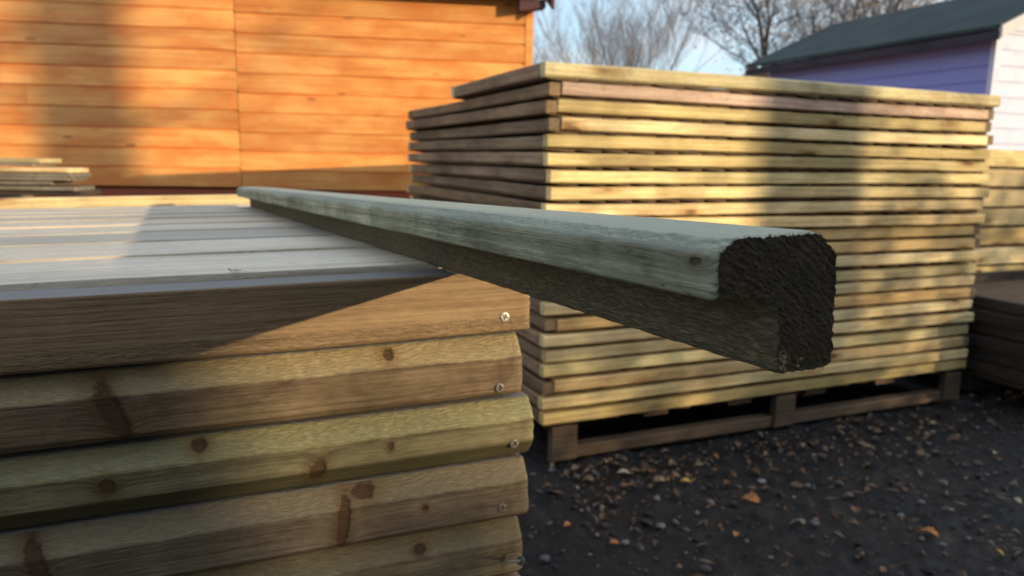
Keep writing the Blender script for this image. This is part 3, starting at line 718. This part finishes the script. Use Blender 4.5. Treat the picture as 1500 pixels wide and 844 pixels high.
# ------------------------------------------------------------------ BLUE / WHITE SHED
def paint(name, a, b, dirt=.2, rough=.55):
    g = G(name, rough); P = g.vm('ADD', g.tc.outputs['Object'], g.comb(g.math('MULTIPLY', g.geo.outputs['Random Per Island'], 30.), 0., 0.))
    s = g.noise(g.vm('MULTIPLY', P, (2, 30, 30)), 1, 4); n = g.noise(P, 4, 5)
    c = g.mix(s, a, b); vk = g.voro(g.vm('MULTIPLY', P, (3, 3, 8)), 1)
    c = g.mix(g.math('MULTIPLY', g.step(vk.outputs['Distance'], .05, .1, 1, 0), .5), c, (.2, .15, .13))
    c = g.mix(g.math('MULTIPLY', g.step(n, .5, .8), dirt), c, (.15, .13, .12))
    return g.done(c, g.bump(s, .2, .002))
m_blue = paint('violet_blue_paint', (.19, .235, .60), (.25, .295, .70), .1); m_white = paint('white_paint', (.46, .50, .68), (.56, .60, .80), .3)
m_whitetrim = paint('grey_white_trim', (.42, .40, .42), (.5, .48, .5), .25)
BZ = R(90 - 67.2); BC = Vector((3.72, 6.0, 0))
bs = empty('garden_shed', BC, BZ); tag(bs, 'violet blue and white garden shed with dark green felt roof at upper right', 'shed')
# local x along the white front (away right), y along the blue side (away)
clad_data(2.5, .02, 1.97, .120, seed=11).build('side_wall', m_blue, bs, loc=(0, 2.5, 0), rot=(0, 0, R(-90)))
cw = clad_data(2.0, .02, 1.97, .120, seed=12).build('front_wall', m_white, bs, loc=(.05, -.01, 0))
# gable triangle boards
m = MB(); z = 1.97; ro_ = math.tan(R(24))
while z < 1.97 + 1.02 * ro_:
    a = (z - 1.97) / ro_; b = (min(z + .113, 1.97 + 1.02 * ro_) - 1.97) / ro_
    m.add([(.02 + a, -.010, z), (2.06 - a, -.010, z), (2.06 - b, -.010, z + .113), (.02 + b, -.010, z + .113)], [(0, 1, 2, 3)]); z += .12
m.build('gable', m_white, bs)
m = MB(); m.box((-.022, -.03, .02), (.048, .012, 1.97)); m.build('corner_trim', m_white, bs)
m = MB(); m.box((.03, 2.49, .02), (2.05, 2.51, 1.97)); m.box((2.055, 0, .02), (2.075, 2.49, 1.97)); m.build('back_wall', m_blue, bs)
m = MB(); t = .03
for (a, b) in (((-.16, 1.97 - .18 * ro_ + .05), (1.04, 1.97 + 1.02 * ro_ + .05)), ((1.04, 1.97 + 1.02 * ro_ + .05), (2.24, 1.97 - .18 * ro_ + .05))):
    V = []
    for y in (-.14, 2.72): V += [(a[0], y, a[1]), (b[0], y, b[1]), (b[0], y, b[1] + t), (a[0], y, a[1] + t)]
    m.add(V, [(0, 1, 2, 3), (7, 6, 5, 4), (0, 4, 5, 1), (3, 2, 6, 7), (0, 3, 7, 4), (1, 5, 6, 2)])
m.build('roof', m_felt, bs)
m = MB()
for (a, b) in (((-.16, 1.97 - .18 * ro_ - .02), (1.04, 1.97 + 1.02 * ro_ - .02)), ((1.04, 1.97 + 1.02 * ro_ - .02), (2.24, 1.97 - .18 * ro_ - .02))):
    V = []
    for y in (-.162, -.142): V += [(a[0], y, a[1]), (b[0], y, b[1]), (b[0], y, b[1] + .09), (a[0], y, a[1] + .09)]
    m.add(V, [(0, 1, 2, 3), (7, 6, 5, 4), (0, 4, 5, 1), (3, 2, 6, 7), (0, 3, 7, 4), (1, 5, 6, 2)])
m.build('bargeboard', m_whitetrim, bs)
m_soff = felt('dark_eave_timber', (.02, .018, .03), (.04, .035, .05))
m = MB(); m.box((-.158, -.135, 1.86), (-.142, 2.71, 1.925)); m.build('eave_board', m_soff, bs)

# brown timber fence behind the sheds
fr = empty('timber_fence', (3.35, 11.0, 0), 0); tag(fr, 'brown timber fence seen below the far eave of the blue shed', 'fence')
m = MB()
for i in range(34): m.box((i * .152, rng.uniform(-.003, .003), .05), (i * .152 + .147, .02, 2.25 + rng.uniform(-.01, .01)))
m_fence = wood('brown_fence_timber', (.10, .075, .05), (.2, .15, .11), island=True, streak=(60, 60, 4), auto_knots=.1)
m.build('boards', m_fence, fr)
for i in range(4): m = MB(); m.box((i * 1.7, .021, 0), (i * 1.7 + .09, .11, 2.3)); m.build('post', m_fence, fr)

# ------------------------------------------------------------------ GROUND
def axis(lo, hi, a, b, st):
    return sorted(set([round(v, 3) for v in list(np.arange(a, b, st)) + [b]] + [a - (a - lo) * q ** 2 for q in (.05, .12, .22, .35, .5, .7, .85, 1)] + [b + (hi - b) * q ** 2 for q in (.05, .12, .22, .35, .5, .7, .85, 1)]))
gx = np.array(axis(-150, 150, -.6, 3.4, .016)); gy = np.array(axis(-150, 300, .9, 4.6, .016))
X, Y = np.meshgrid(gx, gy, indexing='ij'); PP = np.stack([X.ravel(), Y.ravel(), X.ravel() * 0], 1)
zz_ = fbm(PP * 2.2, 3) * .012 + fbm(PP * 22, 3) * .010 + np.maximum(0, fbm(PP * 40 + 4, 2)) * .020 - .012
zz_ = zz_ - .002
fine_ = (PP[:, 0] > -.7) & (PP[:, 0] < 3.5) & (PP[:, 1] > .8) & (PP[:, 1] < 4.7); zz_ = np.where(fine_, zz_, -.012)
PP[:, 2] = zz_; ny = len(gy)
ii, jj = np.meshgrid(np.arange(len(gx) - 1), np.arange(ny - 1), indexing='ij'); q = (ii * ny + jj).ravel()
GF = np.stack([q, q + ny, q + ny + 1, q + 1], 1).tolist()
g = G('black_soil_gravel', .85); P = g.tc.outputs['Object']
n1 = g.noise(P, 30, 5, .7); n2 = g.noise(P, 220, 4, .6); vo_ = g.voro(P, 70); vc = g.sep(vo_.outputs['Color'])
c = g.mix(g.step(n1, .3, .7), (.0022, .0022, .004), (.009, .0085, .012)); 
sm = g.math('MULTIPLY', g.step(vo_.outputs['Distance'], .18, .34, 1, 0), g.math('GREATER_THAN', vc[0], .72))
c = g.mix(g.math('MULTIPLY', sm, .8), c, g.mix(vc[1], (.020, .021, .032), (.07, .062, .055)))
m_ground = g.done(c, g.bump(g.math('ADD', n2, g.math('MULTIPLY', sm, .8)), .9, .006), g.step(n1, .3, .7, .55, .95))
ground = mesh_obj('ground', PP.tolist(), GF, m_ground, smooth=True); tag(ground, kind='structure')
def gz(x, y): 
    return float(fbm(np.array([[x, y, 0]]) * 2.2, 3)[0] * .012 - .006)
# loose stone chips
ico = bmesh.new(); bmesh.ops.create_icosphere(ico, subdivisions=1, radius=1); iv = [v.co.copy() for v in ico.verts]; iff = [tuple(v.index for v in f.verts) for f in ico.faces]; ico.free()
def in_stack(x, y, mx=.02):
    d = Vector((x - K.x, y - K.y, 0)); return -mx < d.dot(Uv) < 1.85 + mx and -mx < d.dot(Dv) < 1.5 + mx
m = MB()
for i in range(9000):
    x, y = rng.uniform(-.1, 3.2), 1.15 + 3.2 * rng.random() ** 1.3
    if in_stack(x, y): continue
    s = .0022 + .012 * rng.random() ** 5; a = rng.uniform(0, 6.28); sx, sy, sz_ = s * rng.uniform(.7, 1.5), s * rng.uniform(.6, 1.1), s * rng.uniform(.35, .8)
    zb = gz(x, y); V = []
    for v in iv:
        j = rng.uniform(.8, 1.15); vx, vy, vz = v.x * sx * j, v.y * sy * j, v.z * sz_ * j
        V.append((x + vx * math.cos(a) - vy * math.sin(a), y + vx * math.sin(a) + vy * math.cos(a), zb + vz + sz_ * .4))
    m.add(V, iff)
g = G('stone_chips', .7); ri = g.geo.outputs['Random Per Island']; r2 = g.math('FRACT', g.math('MULTIPLY', ri, 17.3))
c = g.mix(g.math('POWER', ri, 4.), (.005, .005, .009), (.20, .205, .24)); c = g.mix(g.step(r2, .7, 1., 0, .6), c, (.16, .11, .07))
m_stone = g.done(c, g.bump(g.noise(g.tc.outputs['Object'], 200, 3), .5, .002))
st = m.build('gravel', m_stone); tag(st, 'grey and brown stone chips strewn over the black ground', 'gravel', kind='stuff')
# leaves
def leaf_data(L, Wd, curl, x, y, z, a, lobes=0, tilt=0):
    V = []; F = []; n_ = 9
    M_ = Matrix.Translation((x, y, z)) @ Matrix.Rotation(a, 4, 'Z') @ Matrix.Rotation(tilt, 4, 'X')
    for i in range(n_ + 1):
        t = i / n_; hw = Wd * math.sin(math.pi * min(1, t ** .8)) ** .8 * .5 * (1 + (.45 * (i % 2) - .2 if lobes else 0)) if 0 < i < n_ else Wd * .02
        zc_ = curl * L * math.sin(t * math.pi) * .35
        for s_ in (-1, -.5, 0, .5, 1): V.append(M_ @ Vector((L * (t - .5), hw * s_, zc_ + abs(s_) * hw * curl * .9 + rng.uniform(-.03, .03) * Wd)))
    for i in range(n_):
        for k in range(4): F.append((i * 5 + k, (i + 1) * 5 + k, (i + 1) * 5 + k + 1, i * 5 + k + 1))
    # stalk
    b0 = len(V)
    for t, r_ in ((0, .0007), (1, .0004)):
        for k in range(3): V.append(M_ @ Vector((-L * .5 - L * .28 * t, r_ * math.cos(k * 2.09), r_ * math.sin(k * 2.09) + .002 * t)))
    for k in range(3): F.append((b0 + k, b0 + (k + 1) % 3, b0 + 3 + (k + 1) % 3, b0 + 3 + k))
    return V, F
def leafmat(name, a, b, island=False):
    g = G(name, .6); P = g.tc.outputs['Object']; n_ = g.noise(P, 90, 4, .6)
    c = g.mix(g.step(n_, .35, .7), a, b)
    if island:
        ri = g.geo.outputs['Random Per Island']; c = g.mix(g.step(ri, .5, .95), c, (.22, .17, .12)); c = g.mix(g.step(g.math('FRACT', g.math('MULTIPLY', ri, 9.1)), .6, .9), c, (.10, .055, .03))
    return g.done(c, g.bump(n_, .4, .002))
m_litter = leafmat('brown_leaf_litter', (.085, .045, .025), (.18, .10, .05), True)
m = MB()
for i in range(520):
    t = rng.random(); x = rng.uniform(.1, 2.0); y = 1.3 + 1.6 * rng.random()
    if rng.random() < .75: u_ = rng.uniform(.0, 1.5); dd = -abs(rng.gauss(0, .20)) - .02; x = K.x + Uv.x * u_ + Dv.x * dd; y = K.y + Uv.y * u_ + Dv.y * dd
    if in_stack(x, y, -.05): continue
    L_ = .008 + .030 * rng.random() ** 2; V, F = leaf_data(L_, L_ * rng.uniform(.4, .7), rng.uniform(.1, .9), x, y, gz(x, y) + .006, rng.uniform(0, 6.28), rng.random() < .4, rng.uniform(-.5, .5)); m.add(V, F)
for i in range(260):      # pale wood splinters
    u_ = rng.uniform(-.1, 2.0); dd = -rng.uniform(.02, .95); x = K.x + Uv.x * u_ + Dv.x * dd; y = K.y + Uv.y * u_ + Dv.y * dd
    L_ = rng.uniform(.012, .040); V, F = leaf_data(L_, L_ * rng.uniform(.10, .22), .1, x, y, gz(x, y) + .008, rng.uniform(0, 6.28), 0, rng.uniform(-.6, .6)); m.add(V, F)
o = m.build('leaf_litter', m_litter, smooth=True); tag(o, 'small brown scraps of dry leaf scattered near the pallet', 'leaf litter', kind='stuff')
leaf_cols = {'orange': leafmat('orange_leaf', (.36, .14, .03), (.46, .20, .045)), 'yellow': leafmat('yellow_leaf', (.46, .30, .05), (.55, .38, .08)), 'brown': leafmat('brown_leaf', (.30, .12, .035), (.42, .19, .06)), 'pale': leafmat('pale_leaf', (.34, .30, .22), (.45, .40, .31))}
# pixel-derived ground positions, baked here as world metres
big = [(1.043, 1.702, .045, 'orange', 'orange brown lobed leaf flat on the black ground, largest of the fallen leaves', 1),
       (.655, 1.874, .050, 'brown', 'rust brown ragged leaf on the ground in front of the pallet', 1),
       (.505, 1.985, .030, 'yellow', 'small yellow leaf on the ground right of the post shadow', 0),
       (.150, 1.720, .026, 'orange', 'small orange leaf beside the near stack on the ground', 0),
       (.335, 2.040, .040, 'pale', 'pale curled leaf lying before the pallet corner', 0),
       (.640, 2.190, .032, 'orange', 'bright orange leaf close to the pallet skid', 0),
       (1.390, 1.900, .030, 'pale', 'pale grey leaf on the ground at lower right', 0),
       (1.160, 1.620, .026, 'yellow', 'tiny yellow leaf near the bottom picture edge', 0),
       (.560, 1.690, .030, 'brown', 'dull brown leaf on open ground at bottom centre', 0),
       (.255, 1.640, .024, 'brown', 'small dark orange leaf beside a pebble at lower left of the ground', 0),
       (1.560, 2.250, .034, 'pale', 'pale leaf far right on the ground near the low dark stack', 0)]
for (x, y, L_, cn, lb_, lo) in big:
    V, F = leaf_data(L_, L_ * .6, rng.uniform(.2, .6), 0, 0, 0, 0, lo, 0)
    o = mesh_obj('fallen_leaf', V, F, leaf_cols[cn], smooth=True, loc=(x, y, gz(x, y) + .008), rot=(rng.uniform(-.3, .3), rng.uniform(-.2, .2), rng.uniform(0, 6.28)))
    tag(o, lb_, 'leaf', 'fallen leaves')
# leaf on the near stack by the back corner
q = N + U * (-.690) + D * 1.435 + W * .014
V, F = leaf_data(.045, .034, .9, 0, 0, 0, 0, 0, 0)
o = mesh_obj('fallen_leaf', V, F, leaf_cols['yellow'], smooth=True, loc=q, rot=(R(50), 0, R(20))); tag(o, 'yellow leaf caught in the far corner of the near stack', 'leaf', 'fallen leaves')
# little dirt flakes on the top panel
m_bark = leafmat('dark_bark_flake', (.05, .035, .04), (.10, .07, .07))
for (u_, d_, L_, lb_) in ((-.200, .045, .010, 'dark bark flake on the pale boards near their front edge'), (-.085, .046, .004, 'pinkish wood chip on the pale boards beside the post')):
    q = N + U * u_ + D * d_ + W * .005; V, F = leaf_data(L_ * .7, L_ * .5, .05, 0, 0, 0, 0)
    o = mesh_obj('bark_flake', V, F, m_bark if 'dark' in lb_ else leaf_cols['pale'], loc=q, rot=(0, 0, R(25))); tag(o, lb_, 'flake')

# ------------------------------------------------------------------ TREES
g = G('bare_bark', .9); n_ = g.noise(g.vm('MULTIPLY', g.tc.outputs['Object'], (8, 8, 2)), 1, 4)
m_bark_t = g.done(g.mix(n_, (.07, .062, .058), (.17, .155, .145)), g.bump(n_, .6, .02))
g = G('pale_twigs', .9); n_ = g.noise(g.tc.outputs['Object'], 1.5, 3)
m_twig = g.done(g.mix(n_, (.26, .22, .21), (.42, .37, .36)))  # distant haze and sky glare put into the pale twig colour
g = G('dark_twigs', .9); n_ = g.noise(g.tc.outputs['Object'], 1.5, 3)
m_twigd = g.done(g.mix(n_, (.045, .04, .05), (.12, .105, .10)))
g = G('dry_leaves', .8); ri = g.geo.outputs['Random Per Island']
m_dry = g.done(g.mix(ri, (.12, .09, .07), (.30, .24, .17)))
def tree(name, loc, H, spread, seed, label, twig, stems=1, leaves=0, trunk_r=.16, levels=5, up=.55, clear=.25, group=None, dense=0):
    r = random.Random(seed); root = empty(name, loc); tag(root, label, 'tree', group)
    tr = MB(); cr = MB(); tips = []
    def grow(p, d, L, rad, lv):
        pts = [p]; rr = [rad]; n_ = 4 if lv < 3 else 3; q = p.copy(); dd = d.copy()
        for i in range(n_):
            dd = (dd + Vector((r.uniform(-1, 1), r.uniform(-1, 1), r.uniform(-.5, 1) * up)) * .20).normalized(); q = q + dd * L / n_
            pts.append(q.copy()); rr.append(rad * (1 - .55 * (i + 1) / n_))
        (tr if lv < 2 else cr).tube(pts, rr, 7 if lv < 1 else (5 if lv < 3 else 3))
        if lv >= levels: tips.append(q); return
        nb = (r.choice((2, 3, 3)) if lv < levels - 1 else r.choice((2, 3, 4))) + (dense if lv > 0 else 0)
        for k in range(nb):
            t = r.uniform(.25, 1); idx = min(n_ - 1, int(t * n_)); bp = pts[idx].lerp(pts[idx + 1], t * n_ - idx) if idx < n_ else q
            a = Vector((r.uniform(-1, 1), r.uniform(-1, 1), r.uniform(-.25, .9))).normalized()
            nd = (dd * (1 - spread) + a * spread + Vector((0, 0, up * .25))).normalized(); grow(bp, nd, L * r.uniform(.52, .78), max(.0036, rr[idx] * .52), lv + 1)
        grow(q, dd, L * .7, rr[-1], lv + 1)
    for s_ in range(stems):
        a = r.uniform(0, 6.28); tl = (.03 if stems == 1 else .22)
        d = Vector((math.cos(a) * tl, math.sin(a) * tl, 1)).normalized(); L0 = H * clear * r.uniform(.85, 1.15)
        grow(Vector((math.cos(a) * .15 * (stems > 1), math.sin(a) * .15 * (stems > 1), -.02)), d, L0, trunk_r * r.uniform(.7, 1), 0)
    o = tr.build('trunk', m_bark_t, root, smooth=True)
    nb_ = len(cr.F); 
    if leaves:
        base = len(tips)
        for i in range(leaves):
            c_ = r.choice(tips) + Vector((r.gauss(0, .16), r.gauss(0, .16), r.gauss(0, .14))); s_ = r.uniform(.02, .05)
            a = Vector((r.uniform(-1, 1), r.uniform(-1, 1), r.uniform(-1, 1))).normalized(); b = a.orthogonal().normalized(); 
            cr.add([c_ - a * s_, c_ + b * s_ * .5, c_ + a * s_, c_ - b * s_ * .5], [(0, 1, 2, 3)])
    mi = [0] * nb_ + [1] * (len(cr.F) - nb_)
    mesh_obj('crown', cr.V, cr.F, twig, root, mats=[twig, m_dry], midx=mi)
    return root
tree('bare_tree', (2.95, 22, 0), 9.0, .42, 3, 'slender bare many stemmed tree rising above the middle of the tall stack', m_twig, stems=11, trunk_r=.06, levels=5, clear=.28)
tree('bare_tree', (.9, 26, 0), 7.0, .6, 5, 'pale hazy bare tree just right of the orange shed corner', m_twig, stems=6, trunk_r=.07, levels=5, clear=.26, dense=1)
tree('bare_tree', (5.0, 12.5, 0), 8.5, .74, 8, 'dark spreading tree with some brown leaves beyond the blue shed roof', m_twigd, stems=4, leaves=6000, trunk_r=.15, levels=5, clear=.24, dense=1)
tree('bare_tree', (10.5, 22, 0), 10.0, .6, 12, 'tall bare tree behind the dark spreading one', m_twigd, stems=2, leaves=2500, trunk_r=.2, levels=5, clear=.26, dense=1)
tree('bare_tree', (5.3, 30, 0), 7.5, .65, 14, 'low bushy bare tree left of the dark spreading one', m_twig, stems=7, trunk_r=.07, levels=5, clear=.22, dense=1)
# behind the viewer, towards the sun: a tree, a hedge and an added trunk that throw the shadows of the yard
rgt = Vector((math.cos(R(SUN_AZ - 90)) * 1.0, 0, 0))
sh = Vector((math.sin(R(SUN_AZ)), math.cos(R(SUN_AZ)), 0)); rp = Vector((-sh.y, sh.x, 0))      # rp: across the sun
def sunpos(a, dist): v = rp * a + sh * dist; return (v.x, v.y, 0)
def plain_tree(loc, rad, H, seed, label, tw, zc=2.2):
    r = random.Random(seed); root = empty('shadow_tree', loc); tag(root, label, 'tree', 'trees behind the viewer')
    m = MB(); m.tube([(0, 0, -.05), (0, 0, .2), (.01, .0, 1.4), (.0, .01, 2.4), (.03, 0, H * .6), (0, 0, H)], [rad * 1.25, rad * 1.05, rad, rad * .97, rad * .7, rad * .15], 24); m.build('trunk', m_bark_t, root, smooth=True)
    c = MB()
    for i in range(26):
        z = r.uniform(zc, H * .95); a = r.uniform(0, 6.28); L = r.uniform(.6, 1.9) * (1 - z / H * .5); p = Vector((0, 0, z)); d = Vector((math.cos(a), math.sin(a), r.uniform(.1, .8))).normalized()
        pts = [p]; 
        for k in range(5): d = (d + Vector((r.uniform(-.3, .3), r.uniform(-.3, .3), r.uniform(-.1, .3)))).normalized(); pts.append(pts[-1] + d * L / 5)
        c.tube(pts, [.035, .028, .022, .016, .010, .004], 5)
        for k in range(9):
            b = r.choice(pts[1:]); d2 = Vector((r.uniform(-1, 1), r.uniform(-1, 1), r.uniform(-.3, 1))).normalized(); c.tube([b, b + d2 * .25, b + d2 * .5 + Vector((0, 0, .08))], [.010, .007, .003], 3)
            for q_ in range(5 if zc < 4.1 else 2):
                cc = b + d2 * r.uniform(.1, .55) + Vector((r.gauss(0, .07), r.gauss(0, .07), r.gauss(0, .07))); s_ = r.uniform(.02, .04); e = Vector((r.uniform(-1, 1), r.uniform(-1, 1), r.uniform(-1, 1))).normalized(); f_ = e.orthogonal().normalized()
                c.add([cc - e * s_, cc + f_ * s_ * .6, cc + e * s_, cc - f_ * s_ * .6], [(0, 1, 2, 3)])
    c.build('crown', tw, root)
plain_tree(sunpos(2.64, 13.), .215, 8.0, 4, 'leafy tree in the yard to the right of the viewer', m_dry, 3.75)
plain_tree(sunpos(-.12, 7.5), .45, 6.0, 6, 'added thick trunk that casts the shade of the viewer standing here', m_dry, 4.2)  # added trunk in place of the viewer's body, for its shade
# hedge
r = random.Random(31); hd = empty('hedge', sunpos(1.6, 9.5), math.atan2(rp.y, rp.x)); tag(hd, 'brown beech hedge behind the viewer on the sunny side', 'hedge')
hm = MB(); st_ = MB()
for i in range(26000):
    x = r.uniform(-4.5, 5.5); top = (2.36 if x < -.6 else (2.24 if x < .9 else 2.46)) + .10 * math.sin(x * 2.1) + .09 * math.sin(x * 5.3 + 1) + r.gauss(0, .10); z = top * (1 - r.random() ** 1.1 * .98)
    y = r.uniform(-.22, .22); s_ = r.uniform(.025, .05)
    e = Vector((r.uniform(-1, 1), r.uniform(-1, 1), r.uniform(-1, 1))).normalized(); f_ = e.orthogonal().normalized(); cc = Vector((x, y, z))
    hm.add([cc - e * s_, cc + f_ * s_ * .7, cc + e * s_, cc - f_ * s_ * .7], [(0, 1, 2, 3)])
for i in range(60):
    x = -4.4 + i * .165; st_.tube([(x, 0, -.02), (x + r.uniform(-.05, .05), r.uniform(-.05, .05), 1), (x + r.uniform(-.1, .1), r.uniform(-.1, .1), 1.85)], [.02, .014, .004], 5)
hm.build('foliage', m_dry, hd); st_.build('stems', m_bark_t, hd)

# added unseen dark building behind the viewer: it closes off the sky light there
bn = empty('sky_blocker', (-.7, -1.9, 0), 0); tag(bn, 'added dark brown building behind the viewer, cutting off sky light', 'sky_blocker')
m_blocker = wood('dark_blocker_timber', (.02, .016, .014), (.05, .04, .034), island=True, auto_knots=0)
cb = clad_data(4.6, .02, 4.9, .18, seed=33); cb.build('front_wall', m_blocker, bn, loc=(4.6, 0, 0), rot=(0, 0, R(180)))
m = MB(); m.box((0, -3.5, .02), (4.6, -.03, 4.88)); m.build('wall', m_blocker, bn)
m = MB(); m.box((-.2, -3.7, 4.91), (4.8, .2, 5.0)); m.build('roof', m_felt, bn)
